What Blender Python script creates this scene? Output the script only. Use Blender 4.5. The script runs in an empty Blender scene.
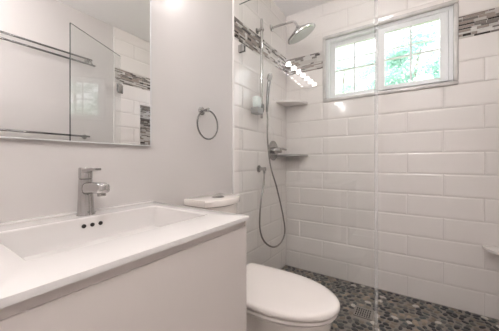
import bpy, bmesh, math, random
from mathutils import Vector, Matrix
S = bpy.context.scene
COL = S.collection
PI = math.pi

# ------------------------------------------------------------------ camera, world, sun, exposure
CX, CZ = 1.016, 1.003
THETA = math.radians(33.7)
cam_d = bpy.data.cameras.new('camera')
cam = bpy.data.objects.new('camera', cam_d); COL.objects.link(cam)
cam.location = (CX, 0.0, CZ)
cam.rotation_euler = (PI/2, 0, THETA)
cam_d.sensor_fit = 'HORIZONTAL'; cam_d.sensor_width = 36
cam_d.lens = 243.7/499*36
cam_d.shift_y = -0.008
cam_d.clip_start = 0.02
S.camera = cam

w = bpy.data.worlds.new('sky'); S.world = w; w.use_nodes = True
bg = w.node_tree.nodes['Background']
bg.inputs[0].default_value = (0.93, 0.97, 1.0, 1); bg.inputs[1].default_value = 1.9
sun_d = bpy.data.lights.new('sun', 'SUN'); sun_d.energy = 6.0; sun_d.angle = 0.02; sun_d.color = (1, .97, .92)
sun = bpy.data.objects.new('sun', sun_d); COL.objects.link(sun)
sun.rotation_euler = (math.radians(42), 0, math.radians(-25))
LAMP_BAR = 38.0      # emission of the vanity light's glass shades
FILL_CEIL = 17.5      # emission of the unseen globe added to brighten the room
FILL_SHOWER = 22.0   # emission of the unseen light added over the shower
S.view_settings.view_transform = 'Standard'
S.view_settings.look = 'None'
S.view_settings.exposure = 1.2
S.view_settings.gamma = 1.0
S.view_settings.use_curve_mapping = False

# ------------------------------------------------------------------ dimensions
W, D, H, Y0 = 1.58, 2.16, 2.40, -0.85
YG = 1.378            # plane of the shower glass
YT = 1.322            # where tile begins on the side walls
T, TW = 0.1524, 0.42

# ------------------------------------------------------------------ materials
def lin(c): return tuple(((v/255+.055)/1.055)**2.4 if v > 10 else v/255/12.92 for v in c)
def mat(name, rgb, rough=.5, metal=0, spec=.5, noise=0, nscale=6, bump=0, bscale=200, coat=0):
    m = bpy.data.materials.new(name); m.use_nodes = True
    nt = m.node_tree; b = nt.nodes['Principled BSDF']
    c = lin(rgb) + (1,)
    b.inputs['Base Color'].default_value = c
    b.inputs['Roughness'].default_value = rough
    b.inputs['Metallic'].default_value = metal
    b.inputs['Specular IOR Level'].default_value = spec
    b.inputs['Coat Weight'].default_value = coat
    b.inputs['Coat Roughness'].default_value = .05
    tc = nt.nodes.new('ShaderNodeTexCoord')
    if noise:
        n = nt.nodes.new('ShaderNodeTexNoise'); n.inputs['Scale'].default_value = nscale
        n.inputs['Detail'].default_value = 5
        nt.links.new(tc.outputs['Object'], n.inputs['Vector'])
        r = nt.nodes.new('ShaderNodeValToRGB')
        r.color_ramp.elements[0].position = .35; r.color_ramp.elements[1].position = .65
        r.color_ramp.elements[0].color = tuple(v*(1-noise) for v in c[:3]) + (1,)
        r.color_ramp.elements[1].color = c
        nt.links.new(n.outputs['Fac'], r.inputs['Fac']); nt.links.new(r.outputs['Color'], b.inputs['Base Color'])
    if bump:
        n2 = nt.nodes.new('ShaderNodeTexNoise'); n2.inputs['Scale'].default_value = bscale
        nt.links.new(tc.outputs['Object'], n2.inputs['Vector'])
        bp = nt.nodes.new('ShaderNodeBump'); bp.inputs['Strength'].default_value = bump; bp.inputs['Distance'].default_value = .002
        nt.links.new(n2.outputs['Fac'], bp.inputs['Height']); nt.links.new(bp.outputs['Normal'], b.inputs['Normal'])
    return m
def emit(name, rgb, s):
    m = bpy.data.materials.new(name); m.use_nodes = True
    nt = m.node_tree; nt.nodes.remove(nt.nodes['Principled BSDF'])
    e = nt.nodes.new('ShaderNodeEmission'); e.inputs[0].default_value = rgb + (1,); e.inputs[1].default_value = s
    nt.links.new(e.outputs[0], nt.nodes['Material Output'].inputs[0]); return m
def glass(name, tint, ior=1.5, gain=1.0):
    # clear sheet: straight transmission plus a Fresnel reflection
    m = bpy.data.materials.new(name); m.use_nodes = True
    nt = m.node_tree; nt.nodes.remove(nt.nodes['Principled BSDF'])
    t = nt.nodes.new('ShaderNodeBsdfTransparent'); t.inputs[0].default_value = tint + (1,)
    g = nt.nodes.new('ShaderNodeBsdfGlossy'); g.inputs['Roughness'].default_value = 0.0
    f = nt.nodes.new('ShaderNodeFresnel'); f.inputs[0].default_value = ior
    geo = nt.nodes.new('ShaderNodeNewGeometry')
    ml = nt.nodes.new('ShaderNodeMath'); ml.operation = 'MULTIPLY'; ml.inputs[1].default_value = gain
    inv = nt.nodes.new('ShaderNodeMath'); inv.operation = 'SUBTRACT'; inv.inputs[0].default_value = 1
    nt.links.new(geo.outputs['Backfacing'], inv.inputs[1])
    m2 = nt.nodes.new('ShaderNodeMath'); m2.operation = 'MULTIPLY'
    nt.links.new(f.outputs[0], ml.inputs[0]); nt.links.new(ml.outputs[0], m2.inputs[0]); nt.links.new(inv.outputs[0], m2.inputs[1])
    mx = nt.nodes.new('ShaderNodeMixShader')
    nt.links.new(m2.outputs[0], mx.inputs[0]); nt.links.new(t.outputs[0], mx.inputs[1]); nt.links.new(g.outputs[0], mx.inputs[2])
    nt.links.new(mx.outputs[0], nt.nodes['Material Output'].inputs[0]); return m

M = dict(
    paint=mat('wall_paint', (211, 205, 202), .55, noise=.015, nscale=3, bump=.05, bscale=350),
    ceil=mat('ceiling_paint', (246, 243, 242), .7, noise=.01, nscale=2, bump=.05, bscale=300),
    tile=mat('glazed_tile', (240, 233, 229), .13, noise=.02, nscale=2.5, spec=.5),
    grout=mat('grout', (214, 206, 201), .8),
    floor=mat('floor_tile', (178, 170, 164), .35, noise=.12, nscale=5),
    pgrout=mat('pebble_grout', (150, 142, 135), .8, noise=.15, nscale=30),
    marble=mat('marble', (222, 216, 213), .2, noise=.22, nscale=9),
    gmarble=mat('grey_marble', (176, 171, 168), .2, noise=.2, nscale=9),
    vinyl=mat('white_vinyl', (236, 236, 236), .35),
    trim=mat('white_edge_trim', (240, 236, 232), .35),
    lacq=mat('white_lacquer', (224, 215, 210), .16, spec=.5),
    recess=mat('cabinet_inside', (190, 178, 170), .5),
    ceram=mat('ceramic', (220, 215, 212), .1, coat=.3),
    toilet=mat('vitreous_china', (236, 228, 222), .12, coat=.3),
    lid=mat('toilet_plastic', (238, 230, 225), .22),
    chrome=mat('chrome', (192, 190, 189), .06, 1),
    satin=mat('brushed_metal', (176, 173, 171), .26, 1),
    dsatin=mat('dark_metal', (128, 126, 125), .25, 1),
    barm=mat('bar_chrome', (138, 136, 135), .16, 1),
    dark=mat('hole_shade', (40, 34, 32), .6),  # near black; shade of the openings put into the colour
    rubber=mat('grey_rubber', (90, 90, 92), .6),
    mirror=mat('mirror_silver', (243, 243, 243), .005, 1),
    mirror_edge=mat('mirror_edge', (216, 214, 214), .2),
    glass=glass('shower_glass', (.985, .992, .989), 1.52, 1.9),
    gedge=mat('glass_edge', (96, 108, 104), .1),
    wglass=glass('window_glass', (.98, .985, .985)),
    dedge=mat('door_edge', (46, 54, 52), .1),
    seal=mat('clear_seal', (214, 214, 214), .25),
    lgrey=mat('light_grey_plastic', (196, 196, 194), .35),
    soap=mat('pale_green_soap', (224, 231, 227), .35),
    greys=mat('grey_plastic', (150, 148, 147), .3),
    shade=emit('lit_glass_shade', (1, .985, .99), LAMP_BAR),
    diff=emit('fill_globe_glow', (1, .99, .985), FILL_CEIL),  # glow of the added fill globe
    lens=emit('shower_fill_glow', (1, .99, .98), FILL_SHOWER),  # glow of the added fill light in the shower
    bark=mat('bark', (150, 140, 128), .9, noise=.4, nscale=20),
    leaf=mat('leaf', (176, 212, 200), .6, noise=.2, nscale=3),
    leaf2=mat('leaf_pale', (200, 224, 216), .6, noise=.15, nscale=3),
    ground=mat('grass', (128, 150, 100), .9, noise=.3, nscale=4),
)
MOS = [mat('mosaic_charcoal', (66, 58, 54), .15), mat('mosaic_grey', (132, 124, 119), .15),
       mat('mosaic_taupe', (164, 151, 143), .2), mat('mosaic_pale', (206, 199, 194), .2),
       mat('mosaic_white', (224, 219, 215), .2)]
PEB = [mat('pebble_slate', (58, 58, 60), .45, noise=.2, nscale=30), mat('pebble_grey', (106, 103, 100), .45, noise=.2, nscale=30),
       mat('pebble_taupe', (138, 125, 113), .5, noise=.2, nscale=30), mat('pebble_tan', (168, 150, 132), .5, noise=.15, nscale=30),
       mat('pebble_pale', (206, 198, 190), .45, noise=.1, nscale=30), mat('pebble_blue_grey', (84, 88, 88), .45, noise=.2, nscale=30)]

# the clear vinyl seal lets most light through
_nt = M['seal'].node_tree; _t = _nt.nodes.new('ShaderNodeBsdfTransparent'); _m = _nt.nodes.new('ShaderNodeMixShader'); _m.inputs[0].default_value = .26
_nt.links.new(_t.outputs[0], _m.inputs[1]); _nt.links.new(_nt.nodes['Principled BSDF'].outputs[0], _m.inputs[2]); _nt.links.new(_m.outputs[0], _nt.nodes['Material Output'].inputs[0])

# ------------------------------------------------------------------ mesh helpers (all in world coordinates)
def box(bm, x0, x1, y0, y1, z0, z1, bev=0, seg=2, mi=0):
    vs = [bm.verts.new(p) for p in ((x0,y0,z0),(x1,y0,z0),(x1,y1,z0),(x0,y1,z0),(x0,y0,z1),(x1,y0,z1),(x1,y1,z1),(x0,y1,z1))]
    fs = [bm.faces.new([vs[i] for i in f]) for f in ((3,2,1,0),(4,5,6,7),(0,1,5,4),(1,2,6,5),(2,3,7,6),(3,0,4,7))]
    for f in fs: f.material_index = mi
    if bev:
        es = list({e for f in fs for e in f.edges})
        r = bmesh.ops.bevel(bm, geom=es, offset=bev, segments=seg, affect='EDGES', profile=.5)
        for f in r['faces']: f.material_index = mi
    return vs
def frame_of(d):
    d = d.normalized(); a = Vector((0,0,1)) if abs(d.z) < .9 else Vector((1,0,0))
    u = d.cross(a).normalized(); return u, d.cross(u).normalized()
def tube(bm, pts, r, n=12, cap=True, squash=None):
    pts = [Vector(p) for p in pts]; rs = r if isinstance(r, (list, tuple)) else [r]*len(pts)
    rings = []; u = None
    for i, p in enumerate(pts):
        d = (pts[min(i+1, len(pts)-1)] - pts[max(i-1, 0)]).normalized()
        if u is None: u, v = frame_of(d)
        else:
            u = (u - d*u.dot(d)).normalized(); v = d.cross(u)
        rings.append([bm.verts.new(p + (u*math.cos(a) + v*math.sin(a))*rs[i]) for a in (2*PI*k/n for k in range(n))])
    for a, b in zip(rings, rings[1:]):
        for k in range(n): bm.faces.new((a[k], a[(k+1)%n], b[(k+1)%n], b[k]))
    if cap: bm.faces.new(rings[0][::-1]); bm.faces.new(rings[-1])
def loft(bm, rings, cap0=True, cap1=True):
    R = [[bm.verts.new(p) for p in r] for r in rings]; n = len(R[0])
    for a, b in zip(R, R[1:]):
        for k in range(n): bm.faces.new((a[k], a[(k+1)%n], b[(k+1)%n], b[k]))
    if cap0: bm.faces.new(R[0][::-1])
    if cap1: bm.faces.new(R[-1])
def lathe(bm, c, axis, prof, n=24):
    c = Vector(c); d = Vector(axis).normalized(); u, v = frame_of(d)
    loft(bm, [[c + d*h + (u*math.cos(2*PI*k/n) + v*math.sin(2*PI*k/n))*r for k in range(n)] for r, h in prof])
def spline(pts, n=8):
    P = [Vector(p) for p in pts]; out = []
    for i in range(len(P)-1):
        a, b, c, d = P[max(i-1,0)], P[i], P[i+1], P[min(i+2,len(P)-1)]
        for k in range(n):
            t = k/n
            out.append(.5*((2*b) + (c-a)*t + (2*a-5*b+4*c-d)*t*t + (3*b-a-3*c+d)*t**3))
    return out + [P[-1]]
ORG = {}
def obj(name, bm, m, parent=None, smooth=None, org=None):
    bmesh.ops.recalc_face_normals(bm, faces=bm.faces)
    if org is None:
        xs = [v.co for v in bm.verts]
        lo = Vector([min(p[i] for p in xs) for i in range(3)]); hi = Vector([max(p[i] for p in xs) for i in range(3)])
        org = Vector(((lo.x+hi.x)/2, (lo.y+hi.y)/2, lo.z))
    org = Vector(org)
    bmesh.ops.translate(bm, verts=bm.verts, vec=-org)
    me = bpy.data.meshes.new(name); bm.to_mesh(me); bm.free()
    for q in (m if isinstance(m, list) else [m]): me.materials.append(q)
    o = bpy.data.objects.new(name, me); COL.objects.link(o)
    o.location = org
    if parent is not None:
        o.parent = parent; o.location = org - ORG[parent.name]
    ORG[o.name] = org
    if smooth:
        for p in me.polygons: p.use_smooth = True
        me.set_sharp_from_angle(angle=math.radians(smooth))
    return o
def tag(o, label, cat, group=None):
    o['label'] = label; o['category'] = cat
    if group: o['group'] = group
    return o
def thing(name, label, cat, loc, group=None):
    o = bpy.data.objects.new(name, None); COL.objects.link(o); o.location = loc; o.empty_display_size = .05
    ORG[o.name] = Vector(loc); return tag(o, label, cat, group)
def struct(name, bm, m, parent=None, **k):
    o = obj(name, bm, m, parent, **k)
    if parent is None: o['kind'] = 'structure'
    return o
def B(*a, **k):
    bm = bmesh.new(); box(bm, *a, **k); return bm

# ------------------------------------------------------------------ tiled surfaces
def cut(rects, hole):
    out = []
    hu0, hu1, hv0, hv1 = hole
    for u0, u1, v0, v1 in rects:
        if u1 <= hu0 or u0 >= hu1 or v1 <= hv0 or v0 >= hv1: out.append((u0,u1,v0,v1)); continue
        a, b = max(u0,hu0), min(u1,hu1)
        if u0 < hu0: out.append((u0,hu0,v0,v1))
        if u1 > hu1: out.append((hu1,u1,v0,v1))
        if v0 < hv0: out.append((a,b,v0,hv0))
        if v1 > hv1: out.append((a,b,hv1,v1))
    return [r for r in out if r[1]-r[0] > .006 and r[3]-r[2] > .006]
def tile_mesh(P, rects):
    bm = bmesh.new()
    g, bev = .0011, .0125
    def quad(pts, mi):
        f = bm.faces.new([bm.verts.new(P(*p)) for p in pts]); f.material_index = mi
    for u0,u1,v0,v1 in rects:
        quad(((u0,v0,.003),(u1,v0,.003),(u1,v1,.003),(u0,v1,.003)), 1)
        a0,a1,b0,b1 = u0+g,u1-g,v0+g,v1-g
        k = min(bev, (a1-a0)*.3, (b1-b0)*.3)
        r = []
        for (i, d) in ((0,.003),(0,.0048),(k*.6,.0068),(k,.0074)):
            r.append([bm.verts.new(P(*p, d)) for p in ((a0+i,b0+i),(a1-i,b0+i),(a1-i,b1-i),(a0+i,b1-i))])
        for a, b in zip(r, r[1:]):
            for q in range(4): bm.faces.new((a[q],a[(q+1)%4],b[(q+1)%4],b[q]))
        bm.faces.new(r[-1])
    return bm
def rows(u0, u1, off, skip=(12,), v1=H):
    out = []
    for k in range(17):
        if k in skip: continue
        a, b = k*T, min((k+1)*T, v1)
        if b - a < .01: continue
        s = off + (TW/2 if k % 2 else 0)
        x = s - math.ceil((s-u0)/TW)*TW
        while x < u1:
            l, r = max(x,u0), min(x+TW,u1)
            if r-l > .006: out.append((l,r,a,b))
            x += TW
    return out
def mosaic(P, u0, u1, v0, v1, seed, vert=False):
    rnd = random.Random(seed); bm = bmesh.new()
    f = bm.faces.new([bm.verts.new(P(*p)) for p in ((u0,v0,.003),(u1,v0,.003),(u1,v1,.003),(u0,v1,.003))]); f.material_index = 5
    v = v0+.002
    while v < v1-.008:
        h = min(rnd.choice((.010,.012,.017)), v1-.002-v)
        u = u0 - rnd.random()*.08
        while u < u1:
            l = rnd.choice((.03,.045,.06,.08,.11))
            a, b = max(u,u0)+.001, min(u+l,u1)-.001
            if b-a > .004:
                mi = rnd.choices(range(5), (11,20,22,26,21))[0]; d = rnd.choice((.006,.0075,.009))
                lo = [bm.verts.new(P(*p,.003)) for p in ((a,v),(b,v),(b,v+h-.0018),(a,v+h-.0018))]
                hi = [bm.verts.new(P(*p,d)) for p in ((a+.0008,v+.0008),(b-.0008,v+.0008),(b-.0008,v+h-.0026),(a+.0008,v+h-.0026))]
                fs = [bm.faces.new((lo[q],lo[(q+1)%4],hi[(q+1)%4],hi[q])) for q in range(4)] + [bm.faces.new(hi)]
                for f in fs: f.material_index = mi
            u += l
        v += h
    return bm
MOSM = MOS + [M['grout']]
PL = lambda u,v,d: (d, u, v + .018)
PB = lambda u,v,d: (u, D-d, v)
PR = lambda u,v,d: (W-d, u, v)

# ------------------------------------------------------------------ setting
BZ0, BZ1 = 12*T, 13*T
WIN = (.36, 1.277, 10*T, 2.100)
# left wall
wl = struct('wall_left', B(-.12, 0, Y0-.12, D+.12, -.1, H+.1), M['paint'])
struct('tile', tile_mesh(PL, rows(YT, D-.003, D-.105)), [M['tile'], M['grout']], wl)
struct('mosaic_band', mosaic(PL, YT, D-.003, BZ0, BZ1, 3), MOSM, wl)
struct('trim_1', B(0, .011, YT-.011, YT, 0, H, bev=.003), M['trim'])
# back wall with its window opening
bm = bmesh.new()
OX0, OX1, OZ0, OZ1 = WIN[0]+.02, WIN[1]-.02, WIN[2]+.02, WIN[3]-.02
for a in ((0,OX0,0,H), (OX1,W,0,H), (OX0,OX1,0,OZ0), (OX0,OX1,OZ1,H)):
    box(bm, a[0], a[1], D, D+.12, a[2], a[3])
wb = struct('wall_back', bm, M['paint'])
rb = cut(rows(.003, W-.003, .987), (WIN[0]+.012, WIN[1]-.012, WIN[2]+.012 if False else WIN[2], WIN[3]-.012))
struct('tile', tile_mesh(PB, rb), [M['tile'], M['grout']], wb)
struct('mosaic_band', mosaic(PB, .003, WIN[0]+.01, BZ0, BZ1, 8), MOSM, wb)
struct('mosaic_band', mosaic(PB, WIN[1]-.01, W-.003, BZ0, BZ1, 12), MOSM, wb)
# right wall with the niche
NI = (1.60, 1.90, 1.19, 1.65)
bm = bmesh.new()
for a in ((Y0-.12,NI[0],-.1,H+.1), (NI[1],D+.12,-.1,H+.1), (NI[0],NI[1],-.1,NI[2]), (NI[0],NI[1],NI[3],H+.1)):
    box(bm, W, W+.12, a[0], a[1], a[2], a[3])
box(bm, W+.09, W+.12, NI[0], NI[1], NI[2], NI[3])
wr = struct('wall_right', bm, M['paint'])
rr = cut(rows(YT, D-.003, D-.21), NI)
struct('tile', tile_mesh(PR, rr), [M['tile'], M['grout']], wr)
struct('mosaic_band', mosaic(PR, YT, D-.003, BZ0, BZ1, 21), MOSM, wr)
PN = lambda u,v,d: (W+.09-d, u, v)
struct('niche_mosaic', mosaic(PN, NI[0], NI[1], NI[2], NI[3], 5), MOSM, wr)
bm = bmesh.new(); box(bm, W-.012, W+.085, NI[0]-.01, NI[1]+.01, NI[2]-.016, NI[2]+.006, bev=.003); struct('niche_sill', bm, M['marble'], wr)
bm = bmesh.new(); box(bm, W-.004, W+.082, NI[0], NI[1], 1.497, 1.512, bev=.002); struct('niche_shelf', bm, M['marble'], wr)
bm = bmesh.new(); box(bm, W-.010, W+.082, NI[0]-.006, NI[0]+.006, NI[2]+.006, NI[3]); box(bm, W-.010, W+.082, NI[1]-.006, NI[1]+.006, NI[2]+.006, NI[3]); box(bm, W-.010, W+.082, NI[0]-.006, NI[1]+.006, NI[3]-.006, NI[3]+.006)
struct('niche_frame', bm, M['tile'], wr)
struct('trim_2', B(W-.011, W, YT-.011, YT, 0, H, bev=.003), M['trim'])
struct('wall_front', B(0, W, Y0-.12, Y0, 0, H), M['paint'])
struct('ceiling', B(0, W, Y0, D, H, H+.1), M['ceil'])
struct('floor', B(-.0, W, Y0, D, -.1, -.008), M['floor'])
# pebble shower floor
rnd = random.Random(4); bm = bmesh.new()
box(bm, 0.0, W, 1.405, D, -.008, .004, mi=6)
sp = .040; j = 0; y = 1.425
DR = (.752, 1.746)
while y < D-.008:
    x = .012 + (sp/2 if j % 2 else 0)
    while x < W-.008:
        px, py = x + rnd.uniform(-.006,.006), y + rnd.uniform(-.005,.005)
        x += sp*rnd.uniform(.92,1.08)
        if abs(px-DR[0]) < .068 and abs(py-DR[1]) < .068: continue
        a = rnd.uniform(0, PI); rx, ry = rnd.uniform(.017,.024), rnd.uniform(.012,.017)
        mi = rnd.choices(range(6), (32,27,18,6,6,11))[0]; hh = rnd.uniform(.004,.008); n = 9
        w_ = [rnd.uniform(.88,1.1) for _ in range(n)]
        rings = []
        for s, z in ((1,.0035),(.93,.0035+hh*.55),(.68,.0035+hh*.9)):
            ring = []
            for k in range(n):
                t = 2*PI*k/n; ex, ey = rx*s*w_[k]*math.cos(t), ry*s*w_[k]*math.sin(t)
                ring.append(bm.verts.new((min(max(px+ex*math.cos(a)-ey*math.sin(a),.010),W-.010), min(max(py+ex*math.sin(a)+ey*math.cos(a),1.408),D-.010), z)))
            rings.append(ring)
        top = bm.verts.new((px, py, .0035+hh)); fs = []
        for A, C in zip(rings, rings[1:]):
            for k in range(n): fs.append(bm.faces.new((A[k],A[(k+1)%n],C[(k+1)%n],C[k])))
        for k in range(n): fs.append(bm.faces.new((rings[-1][k], rings[-1][(k+1)%n], top)))
        for f in fs: f.material_index = mi; f.smooth = True
    y += sp*.80; j += 1
struct('floor_shower', bm, PEB + [M['pgrout']])
struct('trim_3', B(.0, W, 1.325, 1.405, -.008, .024, bev=.004), M['marble'])     # shower curb

# window
win = struct('window_1', B(OX0+.0, OX1, D+.035, D+.112, OZ0, OZ0+.022, bev=.003), M['vinyl'])
bm = bmesh.new()   # stone pencil trim round the opening
a0,a1,c0,c1 = WIN; tw = .026
for q in ((a0,a1,c0,c0+tw),(a0,a1,c1-tw,c1),(a0,a0+tw,c0+tw,c1-tw),(a1-tw,a1,c0+tw,c1-tw)):
    box(bm, q[0], q[1], D-.020, D+.012, q[2], q[3], bev=.008, seg=3)
struct('casing', bm, M['marble'], win, smooth=50)
bm = bmesh.new()   # fixed frame, lining the opening
for q in ((OX0,OX0+.03,OZ0+.022,OZ1),(OX1-.03,OX1,OZ0+.022,OZ1),(OX0+.03,OX1-.03,OZ1-.028,OZ1)):
    box(bm, q[0], q[1], D+.012, D+.112, q[2], q[3], bev=.003)
struct('frame', bm, M['vinyl'], win)
GZ0, GZ1 = 1.598, 2.014
for (g0, g1, yy, s0, s1, tw_) in ((.452, .766, D+.072, .412, .800, .012), (.838, 1.18, D+.034, .780, 1.226, .012)):
    bm = bmesh.new()
    for q in ((s0,g0,OZ0+.022,OZ1-.028),(g1,s1,OZ0+.022,OZ1-.028),(g0,g1,OZ0+.022,GZ0),(g0,g1,GZ1,OZ1-.028)):
        box(bm, q[0], q[1], yy-.016, yy+.016, q[2], q[3], bev=.003)
    sash = struct('sash', bm, M['vinyl'], win)
    bm = bmesh.new(); mx, mz = (g0+g1)/2, (GZ0+GZ1)/2 - .004
    box(bm, mx-tw_/2, mx+tw_/2, yy-.008, yy+.008, GZ0, GZ1); box(bm, g0, g1, yy-.0085, yy+.0085, mz-tw_/2, mz+tw_/2)
    struct('muntin', bm, M['vinyl'], sash)
    struct('pane', B(g0, g1, yy-.002, yy+.002, GZ0, GZ1), M['wglass'], sash)
struct('screen_rail', B(OX0+.03, OX1-.03, D+.098, D+.106, 1.902, 1.913), M['vinyl'], win)
# outside
struct('ground', B(-9, 9, D+.3, 18, -.5, -.3), M['ground'])
def tree(name, label, x, y, zc, rx, rz, n, m, seed):
    t = thing(name, label, 'tree', (x, y, -.3), 'trees outside the window')
    bm = bmesh.new(); tube(bm, spline([(x,y,-.3),(x+.1,y,zc*.4),(x-.05,y+.05,zc),(x+.1,y,zc+rz*.7)],5), [.12-.007*i for i in range(16)], 8)
    obj('trunk', bm, M['bark'], t, smooth=60)
    r = random.Random(seed); bm = bmesh.new()
    clumps = []
    for _ in range(46):
        while True:
            p = Vector((r.uniform(-1,1), r.uniform(-1,1), r.uniform(-1,1)))
            if p.length < 1: break
        clumps.append((Vector((x+p.x*rx, y+p.y*rx*.6, zc+p.z*rz)), r.uniform(.25,.5)))
    for _ in range(n):
        c, s = r.choice(clumps)
        p = c + Vector((r.gauss(0,s*.5), r.gauss(0,s*.5), r.gauss(0,s*.32)))
        d = Vector((r.uniform(-1,1), r.uniform(-1,1), r.uniform(-.6,.3))).normalized(); u, v = frame_of(d)
        l = r.uniform(.06,.11)
        bm.faces.new([bm.verts.new(q) for q in (p, p+d*l*.5+u*l*.3+v*l*.08, p+d*l, p+d*l*.5-u*l*.3+v*l*.08)])
    obj('foliage', bm, m, t)
tree('leafy_tree', 'pale green leafy tree seen through the right window sash', 1.1, 7.2, 2.85, 1.5, 1.3, 17000, M['leaf'], 2)
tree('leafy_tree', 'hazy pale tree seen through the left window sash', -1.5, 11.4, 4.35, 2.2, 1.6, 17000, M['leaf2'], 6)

# ------------------------------------------------------------------ vanity
VY0, VY1, VX, VZ = .07, .70, .55, .816
t = thing('vanity_cabinet', 'white gloss wall hung vanity cabinet under the washbasin', 'cabinet', (.27, .385, .30))
bm = bmesh.new(); box(bm, .002, .50, VY0+.008, VY0+.024, .30, VZ-.016); box(bm, .002, .50, VY1-.024, VY1-.008, .30, VZ-.016)
box(bm, .002, .50, VY0+.024, VY1-.024, .30, .316); box(bm, .002, .018, VY0+.024, VY1-.024, .316, VZ-.11)
obj('body', bm, M['recess'], t)
obj('drawer_front', B(.5210, .5385, VY0+.006, VY1-.008, .30, VZ-.0365, bev=.0015), M['lacq'], t)
obj('finger_channel', B(.5010, .5335, VY0+.008, VY1-.0085, VZ-.0364, VZ-.0148), M['lacq'], t)
obj('front_rail', B(.482, .5005, VY0+.024, VY1-.024, VZ-.09, VZ-.016), M['recess'], t)
obj('side_panel', B(.5005, .537, VY1-.0075, VY1-.0002, .30, VZ-.0155, bev=.001), M['lacq'], t)
# basin top
BX0, BX1, BY0, BY1, BD = .108, .416, .152, .633, .085
t = thing('washbasin', 'white ceramic washbasin top with a rectangular basin on the vanity', 'sink', (.27, .385, VZ-.014))
bm = bmesh.new()
def rrect(x0,x1,y0,y1,r,z,n=4):
    out = []
    for cx,cy,a in ((x1-r,y1-r,0),(x0+r,y1-r,PI/2),(x0+r,y0+r,PI),(x1-r,y0+r,1.5*PI)):
        for k in range(n+1):
            q = a + PI/2*k/n; out.append((cx+r*math.cos(q), cy+r*math.sin(q), z))
    return out
rings = [rrect(BX0+.06,BX1-.06,BY0+.10,BY1-.10,.02,VZ-BD-.016), rrect(BX0+.01,BX1-.01,BY0+.01,BY1-.01,.02,VZ-BD-.012), rrect(BX0-.012,BX1+.012,BY0-.012,BY1+.012,.02,VZ-.03), rrect(BX0-.014,BX1+.014,BY0-.014,BY1+.014,.02,VZ-.014)]
rings += [rrect(.012,VX-.01,VY0+.01,VY1-.01,.004,VZ-.014)]
rings += [rrect(.003,VX,VY0,VY1,.004,VZ-.0135), rrect(.003,VX,VY0,VY1,.004,VZ-.0014), rrect(.0045,VX-.0005,VY0+.0005,VY1-.0005,.004,VZ-.0004), rrect(.008,VX-.0015,VY0+.0015,VY1-.0015,.004,VZ)]
rings += [rrect(BX0-.004,BX1+.004,BY0-.004,BY1+.004,.016,VZ), rrect(BX0,BX1,BY0,BY1,.014,VZ-.004)]
rings += [rrect(BX0+.004,BX1-.006,BY0+.006,BY1-.006,.016,VZ-BD+.02), rrect(BX0+.012,BX1-.014,BY0+.014,BY1-.014,.018,VZ-BD+.005), rrect(BX0+.03,BX1-.03,BY0+.03,BY1-.03,.02,VZ-BD)]
rings += [rrect((BX0+BX1)/2-.03,(BX0+BX1)/2+.03,.363,.423,.029,VZ-BD-.004)]
loft(bm, rings)
obj('basin', bm, M['ceram'], t, smooth=35)
obj('back_lip', B(.0005, .013, VY0, VY1, VZ-.004, VZ+.006, bev=.003), M['ceram'], t, smooth=40)
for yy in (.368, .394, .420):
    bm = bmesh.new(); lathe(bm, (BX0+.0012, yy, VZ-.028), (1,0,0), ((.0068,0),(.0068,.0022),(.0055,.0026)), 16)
    obj('overflow_shade', bm, M['dark'], t)  # solid dark disc, its colour stands for the shade in a hole
bm = bmesh.new(); lathe(bm, ((BX0+BX1)/2,.393,VZ-BD-.006), (0,0,1), ((.028,0),(.028,.004),(.022,.009),(.004,.011)), 24); obj('drain_plug', bm, M['chrome'], t, smooth=40)
# faucet
FX, FY = .058, .395
t = thing('faucet', 'chrome single lever basin faucet behind the basin', 'faucet', (FX, FY, VZ))
bm = bmesh.new()
def oval(cx, cy, rx, ry, z, n=24): return [(cx+rx*math.cos(2*PI*k/n), cy+ry*math.sin(2*PI*k/n), z) for k in range(n)]
loft(bm, [oval(FX,FY,.0295,.0285,VZ), oval(FX,FY,.0295,.0285,VZ+.004), oval(FX,FY,.027,.026,VZ+.010), oval(FX-.001,FY,.0245,.0235,VZ+.06), oval(FX-.002,FY,.0225,.0220,VZ+.105), oval(FX-.002,FY,.0215,.0212,VZ+.124), oval(FX-.002,FY,.0195,.0192,VZ+.126)])
obj('body', bm, M['chrome'], t, smooth=40)
bm = bmesh.new()
def srect(x, z, hw, hh, n=20):   # rounded section across the spout
    out = []
    for k in range(n):
        a = 2*PI*k/n; c, s = math.cos(a), math.sin(a)
        out.append((x, FY + hw*math.copysign(abs(c)**.6, c), z + hh*math.copysign(abs(s)**.6, s)))
    return out
loft(bm, [srect(FX-.004,VZ+.088,.016,.022), srect(FX+.03,VZ+.096,.019,.021), srect(FX+.08,VZ+.100,.020,.019), srect(FX+.118,VZ+.100,.0195,.018), srect(FX+.134,VZ+.100,.017,.015), srect(FX+.139,VZ+.100,.012,.010)])
sp_ = obj('spout', bm, M['chrome'], t, smooth=50)
bm = bmesh.new(); lathe(bm, (FX+.112, FY, VZ+.088), (.12,0,-1), ((.0125,0),(.0125,.014),(.0095,.015)), 20); obj('aerator', bm, M['satin'], sp_, smooth=40)
bm = bmesh.new()
lathe(bm, (FX-.002, FY, VZ+.128), (0,0,1), ((.019,-.002),(.0215,0),(.0215,.034),(.020,.0375),(.012,.039)), 24)
loft(bm, [[(x, FY+sy*hw, z+sz*hh) for sy, sz in ((-1,-1),(1,-1),(1,1),(-1,1))] for x, z, hw, hh in ((FX,VZ+.155,.017,.0075),(FX+.04,VZ+.158,.0135,.006),(FX+.085,VZ+.161,.0105,.004),(FX+.090,VZ+.1615,.009,.003))])
obj('lever', bm, M['chrome'], t, smooth=35)
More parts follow.
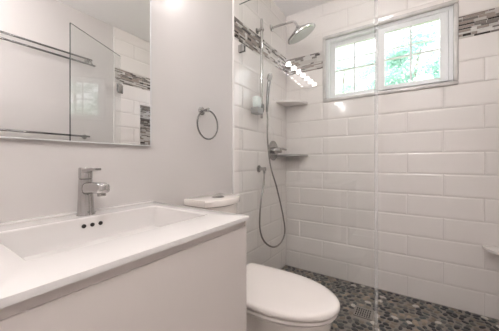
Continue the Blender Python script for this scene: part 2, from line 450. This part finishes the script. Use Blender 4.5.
# mirror and vanity light
t = thing('wall_mirror', 'large frameless mirror on the wall above the washbasin', 'mirror', (.01, .37, 1.075))
obj('backing', B(.0005, .0115, .03, .682, 1.075, 1.763), M['mirror_edge'], t)
obj('mirror_glass', B(.0115, .0155, .028, .684, 1.073, 1.765), M['mirror'], t)
bm = bmesh.new()
for q in ((.0275,.0335,1.0725,1.7655),(.6785,.6845,1.0725,1.7655)): box(bm, .0105, .0162, q[0], q[1], q[2], q[3])
box(bm, .0105, .0162, .0335, .6785, 1.0725, 1.0765); box(bm, .0105, .0162, .0335, .6785, 1.7595, 1.7655)
obj('edge_strip', bm, M['mirror_edge'], t)
t = thing('vanity_light', 'chrome light bar with seven lit glass shades above the mirror', 'light fixture', (.02, .365, 1.80))
obj('wall_plate', B(.0005, .022, -.02, .75, 1.800, 1.850, bev=.004), M['chrome'], t, smooth=40)
for i in range(7):
    yy = .02 + i*.115; zz = 1.825
    bm = bmesh.new(); tube(bm, spline([(.02,yy,zz),(.05,yy,zz),(.075,yy,zz+.007),(.085,yy,zz+.025)],4), .006, 10)
    lathe(bm, (.085,yy,zz+.02), (0,0,1), ((.012,0),(.022,.004),(.024,.016),(.018,.018)), 16)
    a = obj('arm', bm, M['chrome'], t, smooth=40)
    bm = bmesh.new(); lathe(bm, (.085,yy,zz+.0385), (0,0,1), ((.013,0),(.020,.005),(.024,.016),(.024,.027),(.017,.038),(.006,.043)), 8)
    obj('lamp_shade', bm, M['shade'], a)
t = thing('fill_globe', 'unseen globe light added under the ceiling to brighten the room', 'light fixture', (1.15, -.10, H))  # added globe out of view, lifts the room's overall brightness
bm = bmesh.new(); lathe(bm, (1.15,-.10,H-.0005), (0,0,-1), ((.075,0),(.075,.012),(.05,.022),(.014,.026),(.014,.075),(.045,.085),(.045,.095)), 32); obj('base', bm, M['vinyl'], t, smooth=40)
bm = bmesh.new(); lathe(bm, (1.15,-.10,H-.0965), (0,0,-1), ((.045,0),(.10,.018),(.132,.06),(.138,.10),(.125,.15),(.09,.19),(.04,.21),(.01,.214)), 40); obj('globe', bm, M['diff'], t, smooth=60)

t = thing('shower_fill_light', 'unseen small round light added over the shower to brighten it', 'light fixture', (.80, 1.62, H-.01))  # added out of view, brightens the tiles and pebbles
bm = bmesh.new(); lathe(bm, (.80,1.62,H-.0004), (0,0,-1), ((.085,0),(.085,.004),(.078,.008),(.060,.009)), 32); obj('rim', bm, M['vinyl'], t, smooth=40)
bm = bmesh.new(); lathe(bm, (.80,1.62,H-.0096), (0,0,-1), ((.058,0),(.050,.006),(.025,.010),(.006,.011)), 32); obj('lens', bm, M['lens'], t, smooth=60)
# ------------------------------------------------------------------ towel ring and bars
t = thing('towel_ring', 'chrome towel ring on the grey wall above the toilet', 'towel ring', (.02, 1.02, 1.295))
bm = bmesh.new(); lathe(bm, (.0005,1.02,1.295), (1,0,0), ((.024,0),(.024,.006),(.019,.010),(.010,.012),(.0095,.045),(.012,.048),(.012,.058),(.008,.061)), 24); obj('mount', bm, M['chrome'], t, smooth=40)
bm = bmesh.new()
ring = [(.052 - .0*k, 1.02+.0825*math.sin(a), 1.212+.0825*math.cos(a)) for k, a in enumerate(2*PI*i/48 for i in range(49))]
R_ = []
for k in range(48):
    a = 2*PI*k/48; c = Vector((.052,1.02+.082*math.sin(a),1.212+.082*math.cos(a))); n_ = Vector((0,math.sin(a),math.cos(a)))
    R_.append([bm.verts.new(c + n_*.0046*math.cos(b) + Vector((1,0,0))*.0046*math.sin(b)) for b in (2*PI*q/10 for q in range(10))])
for k in range(48):
    A, C = R_[k], R_[(k+1)%48]
    for q in range(10): bm.faces.new((A[q],A[(q+1)%10],C[(q+1)%10],C[q]))
obj('ring', bm, M['barm'], t, smooth=60)
def towel_bar(name, label, z, bars, y0, y1):
    t = thing(name, label, 'towel bar', (W-.03, (y0+y1)/2, z))
    far = min(b[0] for b in bars)
    for yy in (y0+.02, y1-.02):
        bm = bmesh.new(); lathe(bm, (W-.0005,yy,bars[0][1]), (-1,0,0), ((.022,0),(.022,.006),(.009,.010),(.009,W-bars[0][0])), 20)
        if len(bars) > 1: tube(bm, [(bars[0][0],yy,bars[0][1]),(bars[1][0],yy,bars[1][1])], .007, 10)
        obj('bracket', bm, M['chrome'], t, smooth=40)
    for bx, bz in bars:
        bm = bmesh.new(); tube(bm, [(bx,y0,bz),(bx,y0+.003,bz),(bx,y1-.003,bz),(bx,y1,bz)], [.006,.008,.008,.006], 12); obj('bar', bm, M['barm'], t, smooth=40)
towel_bar('towel_bar', 'double chrome towel bar high on the wall, reflected in the mirror', 1.94, ((W-.065,1.952),(W-.125,1.885)), .36, 1.085)
towel_bar('towel_bar', 'single chrome towel bar lower on the wall, reflected at the mirror bottom', 1.235, ((W-.065,1.235),), .36, 1.065)

# ------------------------------------------------------------------ toilet
TY = 1.02
t = thing('toilet', 'white toilet with closed lid between the vanity and the shower', 'toilet', (.38, TY, -.008))
def dshape(x0, x1, xs, hw, z, n=22, back=.9, flat=.02):
    # back edge straight at x0, sides, then half ellipse from xs to x1
    out = []
    for k in range(n+1):
        a = -PI/2 + PI*k/n; out.append((xs+(x1-xs)*math.cos(a), TY+hw*math.sin(a), z))
    for k in range(1, 8):
        s = k/8; out.append((xs+(x0-xs)*math.sin(s*PI/2), TY+hw*(1-(1-back)*s**2), z))
    m_ = 6
    for k in range(m_+1): out.append((x0-flat*math.sin(PI*k/m_)*.3, TY+hw*back*(1-2*k/m_), z))
    for k in range(7, 0, -1):
        s = k/8; out.append((xs+(x0-xs)*math.sin(s*PI/2), TY-hw*(1-(1-back)*s**2), z))
    return out
DZ, TK = -.023, TY+.018
bm = bmesh.new()
loft(bm, [dshape(.10,.63,.36,.115,-.008), dshape(.10,.63,.36,.115,.02), dshape(.10,.64,.38,.112,.10), dshape(.11,.68,.42,.125,.20), dshape(.14,.73,.46,.155,.29), dshape(.17,.746,.48,.168,.348), dshape(.18,.756,.48,.175,.364), dshape(.19,.750,.48,.170,.368)])
obj('bowl', bm, M['toilet'], t, smooth=50)
bm = bmesh.new(); loft(bm, [dshape(.235,.758,.48,.175,.394+DZ), dshape(.232,.764,.48,.180,.398+DZ), dshape(.232,.764,.48,.180,.408+DZ), dshape(.236,.758,.48,.175,.411+DZ)])
obj('seat', bm, M['lid'], t, smooth=50)
bm = bmesh.new(); loft(bm, [dshape(.232,.765,.48,.178,.4135+DZ), dshape(.228,.772,.48,.184,.418+DZ), dshape(.228,.772,.48,.184,.430+DZ), dshape(.232,.767,.48,.180,.437+DZ), dshape(.245,.750,.48,.166,.441+DZ), dshape(.30,.70,.48,.12,.4425+DZ)])
obj('lid', bm, M['lid'], t, smooth=60)
def tank(xf, hw, z, x0=.006, bow=.055, n=14):
    out = [(x0, TK-hw, z)]
    for k in range(n+1):
        q = -1+2*k/n; out.append((xf-bow + bow*(1-abs(q)**2.2), TK+hw*q, z))
    out.append((x0, TK+hw, z)); return out
bm = bmesh.new(); loft(bm, [tank(.17,.128,.355), tank(.185,.134,.42), tank(.195,.138,.60), tank(.198,.140,.765)])
obj('tank', bm, M['toilet'], t, smooth=40)
bm = bmesh.new(); loft(bm, [tank(.200,.142,.766), tank(.210,.149,.771,.004), tank(.212,.151,.796,.004), tank(.208,.147,.803,.006), tank(.192,.134,.806,.012)])
obj('tank_lid', bm, M['toilet'], t, smooth=40)
bm = bmesh.new(); lathe(bm, (.124,TK-.014,.8065), (0,0,1), ((.034,0),(.034,.002),(.030,.0035),(.010,.004)), 28); obj('flush_button', bm, M['satin'], t, smooth=40)
for s in (-1,1):
    bm = bmesh.new(); lathe(bm, (.245,TY+s*.075,.411+DZ), (0,0,1), ((.015,0),(.015,.012),(.012,.015)), 16); obj('hinge', bm, M['lid'], t, smooth=40)

# ------------------------------------------------------------------ shower glass
def slab(o_, u, th, l, z0, z1):
    # vertical glass slab from o_ along u
    n = Vector((-u[1], u[0], 0)); u = Vector((u[0],u[1],0)); o_ = Vector((o_[0],o_[1],0)); bm = bmesh.new()
    c = [o_-n*th/2, o_+u*l-n*th/2, o_+u*l+n*th/2, o_+n*th/2]
    lo = [bm.verts.new((p.x,p.y,z0)) for p in c]; hi = [bm.verts.new((p.x,p.y,z1)) for p in c]
    for k in range(4):
        f = bm.faces.new((lo[k],lo[(k+1)%4],hi[(k+1)%4],hi[k])); f.material_index = 1 if k == 1 else 0
    f = bm.faces.new(lo[::-1]); f.material_index = 1; f = bm.faces.new(hi); f.material_index = 1
    return bm
t = thing('glass_screen', 'fixed clear glass shower screen beside the toilet', 'shower screen', (.44, YG, .026))
obj('glass', slab((.012,YG), (1,0), .010, .846, .026, 2.100), [M['glass'], M['gedge']], t)
obj('edge_seal', B(.8585, .874, YG-.008, YG+.008, .026, 2.100, bev=.002), M['seal'], t)
for zz in (1.762, .30):
    bm = bmesh.new(); box(bm, .0095, .058, YG-.0125, YG-.0055, zz, zz+.05, bev=.0015); box(bm, .0095, .058, YG+.0055, YG+.0125, zz, zz+.05, bev=.0015)
    box(bm, .0095, .0118, YG-.0055, YG+.0055, zz, zz+.05)
    obj('clamp', bm, M['chrome'], t)
HX, HY = W-.028, YG
ux, uy = 1.262-HX, .815-HY; L_ = math.hypot(ux,uy); ux, uy = ux/L_, uy/L_
t = thing('shower_door', 'clear glass shower door swung open, reflected in the mirror', 'shower door', (HX, HY, .034))
obj('glass', slab((HX+ux*.012,HY+uy*.012), (ux,uy), .010, L_-.012, .034, 2.100), [M['glass'], M['dedge']], t)
for zz in (1.72, .28):
    bm = bmesh.new()
    box(bm, W-.0165, W-.0087, HY-.028, HY+.028, zz, zz+.09, bev=.0015)
    tube(bm, [(HX+.004,HY,zz+.008),(HX+.004,HY,zz+.082)], .0075, 12)
    n_ = Vector((-uy,ux,0))
    for s in (-1,1):
        ps = []
        for du, dn in ((.004,.0055),(.055,.0055),(.055,.012),(.004,.012)):
            ps.append(Vector((HX+ux*du, HY+uy*du, 0)) + n_*dn*s)
        loft(bm, [[(p.x,p.y,zz) for p in ps], [(p.x,p.y,zz+.09) for p in ps]])
    obj('hinge', bm, M['satin'], t)

# ------------------------------------------------------------------ shower fittings
TX = .0087   # tile face on the left wall
BY = 1.614
t = thing('slide_bar', 'chrome vertical slide bar on the shower wall holding the hand shower', 'slide bar', (.05, BY, 1.34))
bm = bmesh.new(); tube(bm, [(.052,BY,1.335),(.052,BY,1.34),(.052,BY,2.095),(.052,BY,2.10)], [.009,.011,.011,.009], 16); obj('rail', bm, M['chrome'], t, smooth=40)
for zz in (2.02, 1.395):
    bm = bmesh.new(); lathe(bm, (TX,BY,zz), (1,0,0), ((.022,0),(.022,.006),(.011,.010),(.011,.030),(.016,.033),(.016,.056),(.012,.058)), 20); obj('bracket', bm, M['chrome'], t, smooth=40)
bm = bmesh.new(); lathe(bm, (.052,BY,1.395), (0,0,1), ((.018,0),(.021,.003),(.021,.045),(.018,.048)), 20)
lathe(bm, (.052,BY-.016,1.425), (0,-1,0), ((.012,0),(.015,.004),(.015,.045),(.011,.049)), 16); obj('slider', bm, M['dsatin'], t, smooth=40)
sd = tag(obj('soap_dish', B(.030, .092, BY-.118, BY-.040, 1.355, 1.402, bev=.006), M['greys']), 'small grey soap dish beside the slide bar', 'soap dish')
tag(obj('soap_bar', B(.036, .086, BY-.112, BY-.052, 1.4025, 1.485, bev=.014, seg=3), M['soap'], smooth=50), 'pale green soap block standing on the grey dish', 'soap')
# hand shower
t = thing('hand_shower', 'slim chrome hand shower held upright in the slide bar', 'hand shower', (.085, BY+.03, 1.385))
bm = bmesh.new(); tube(bm, spline([(.082,BY+.030,1.385),(.084,BY+.030,1.45),(.090,BY+.033,1.55),(.098,BY+.037,1.625)],4), [.009,.0095,.010,.0105,.011,.0115,.012,.012,.0125,.013,.0135,.014,.013], 14); obj('handle', bm, M['dsatin'], t, smooth=50)
bm = bmesh.new(); lathe(bm, (.101,BY+.039,1.655), (.93,.1,-.35), ((.014,-.014),(.029,-.008),(.032,.002),(.031,.008),(.02,.0085)), 24); obj('spray_head', bm, M['satin'], t, smooth=40)
# hose and outlet elbow
EY, EZ = 1.640, .945
t = thing('hose_outlet', 'chrome wall outlet elbow below the shower valve', 'wall outlet', (.02, EY, EZ))
bm = bmesh.new(); lathe(bm, (TX,EY,EZ), (1,0,0), ((.028,0),(.028,.006),(.014,.012),(.013,.044),(.015,.048),(.015,.062),(.010,.064)), 24); obj('flange', bm, M['satin'], t, smooth=40)
bm = bmesh.new(); tube(bm, [(.060,EY,EZ),(.060,EY,EZ-.034),(.060,EY,EZ-.036)], [.010,.010,.008], 14); obj('nipple', bm, M['satin'], t, smooth=40)
bm = bmesh.new()
hp = spline([(.082,BY+.030,1.381),(0.08, 1.656, 1.342),(0.078, 1.66, 1.179),(0.075, 1.715, 0.967),(0.075, 1.826, 0.773),(0.08, 1.93, 0.528),(0.085, 1.954, 0.383),(0.085, 1.873, 0.309),(0.08, 1.746, 0.311),(0.07, 1.619, 0.392),(0.065, 1.565, 0.511),(0.06, 1.587, 0.692),(.060,EY-.012,EZ-.13),(.060,EY,EZ-.038)], 8)
tube(bm, hp, .0068, 10); tag(obj('shower_hose', bm, M['satin'], smooth=60), 'flexible metal shower hose looping down the tiled wall', 'hose')
# valve
VYY, VZZ = 1.88, 1.098
t = thing('shower_valve', 'round chrome shower valve with lever handle on the tiled wall', 'valve', (.02, VYY, VZZ))
bm = bmesh.new(); lathe(bm, (TX,VYY,VZZ), (1,0,0), ((.086,0),(.086,.004),(.080,.009),(.03,.011)), 40); obj('plate', bm, M['satin'], t, smooth=35)
bm = bmesh.new(); lathe(bm, (TX+.010,VYY,VZZ), (1,0,0), ((.030,0),(.029,.03),(.024,.05),(.022,.066),(.016,.07)), 24)
tube(bm, [(TX+.055,VYY,VZZ),(TX+.068,VYY+.045,VZZ+.014),(TX+.074,VYY+.105,VZZ+.010)], [.013,.011,.008], 12); obj('lever', bm, M['satin'], t, smooth=45)
# rain head
AY, AZ = 1.85, 2.150
t = thing('rain_shower', 'chrome round rain shower head on a wall arm near the ceiling', 'shower head', (.02, AY, AZ))
bm = bmesh.new(); lathe(bm, (TX,AY,AZ), (1,0,0), ((.030,0),(.030,.006),(.018,.014),(.011,.018)), 24); obj('flange', bm, M['chrome'], t, smooth=40)
bm = bmesh.new(); tube(bm, spline([(TX+.014,AY,AZ),(.10,AY,AZ),(.20,AY,AZ-.006),(.232,AY,AZ-.026),(.245,AY,AZ-.058)],5), .0095, 14); obj('arm', bm, M['chrome'], t, smooth=50)
ax = Vector((.37,.30,-.88)).normalized(); ap = Vector((.245,AY,AZ-.056))
bm = bmesh.new(); lathe(bm, ap, ax, ((.012,0),(.018,.006),(.026,.014),(.066,.034),(.116,.060),(.122,.066),(.122,.076),(.115,.080)), 40); hd = obj('head', bm, M['satin'], t, smooth=40)
bm = bmesh.new(); lathe(bm, ap+ax*.0802, ax, ((.111,0),(.111,.002),(.05,.0025)), 40); obj('spray_face', bm, M['lgrey'], hd, smooth=40)
# drain
t = thing('floor_drain', 'square metal drain grate in the pebble shower floor', 'drain', (DR[0], DR[1], .005))
bm = bmesh.new(); r_ = .054
for q in ((-r_,r_,-r_,-r_+.008),(-r_,r_,r_-.008,r_),(-r_,-r_+.008,-r_+.008,r_-.008),(r_-.008,r_,-r_+.008,r_-.008)): box(bm, DR[0]+q[0], DR[0]+q[1], DR[1]+q[2], DR[1]+q[3], .0045, .011)
for k in range(7):
    xx = DR[0]-r_+.0145+k*.0132; box(bm, xx, xx+.006, DR[1]-r_+.008, DR[1]+r_-.008, .0055, .0105)
for k in range(3):
    yy = DR[1]-r_+.025+k*.026; box(bm, DR[0]-r_+.008, DR[0]+r_-.008, yy, yy+.005, .005, .010)
obj('grate', bm, M['satin'], t)
obj('well_shade', B(DR[0]-.046, DR[0]+.046, DR[1]-.046, DR[1]+.046, .0042, .0048), M['dark'], t)  # flat dark sheet painted as the shade below the grate
# corner shelves
def corner_shelf(cx, sx, z, r, label, m):
    bm = bmesh.new(); n = 14; y = D-.0088; x = cx+sx*.0088
    def ring(z, r): return [(x, y, z)] + [(x+sx*r*math.cos(PI/2*k/n), y-r*math.sin(PI/2*k/n), z) for k in range(n+1)]
    loft(bm, [ring(z-.018,r-.003), ring(z-.015,r), ring(z-.003,r), ring(z,r-.003)])
    tag(obj('corner_shelf', bm, m, smooth=35), label, 'shelf', 'corner shelves in the shower')
corner_shelf(0, 1, 1.545, .215, 'upper quarter round shelf in the left shower corner', M['tile'])
corner_shelf(0, 1, 1.066, .215, 'lower quarter round shelf in the left shower corner by the valve', M['gmarble'])
corner_shelf(W, -1, .462, .178, 'small low corner shelf at the right edge of the shower', M['tile'])
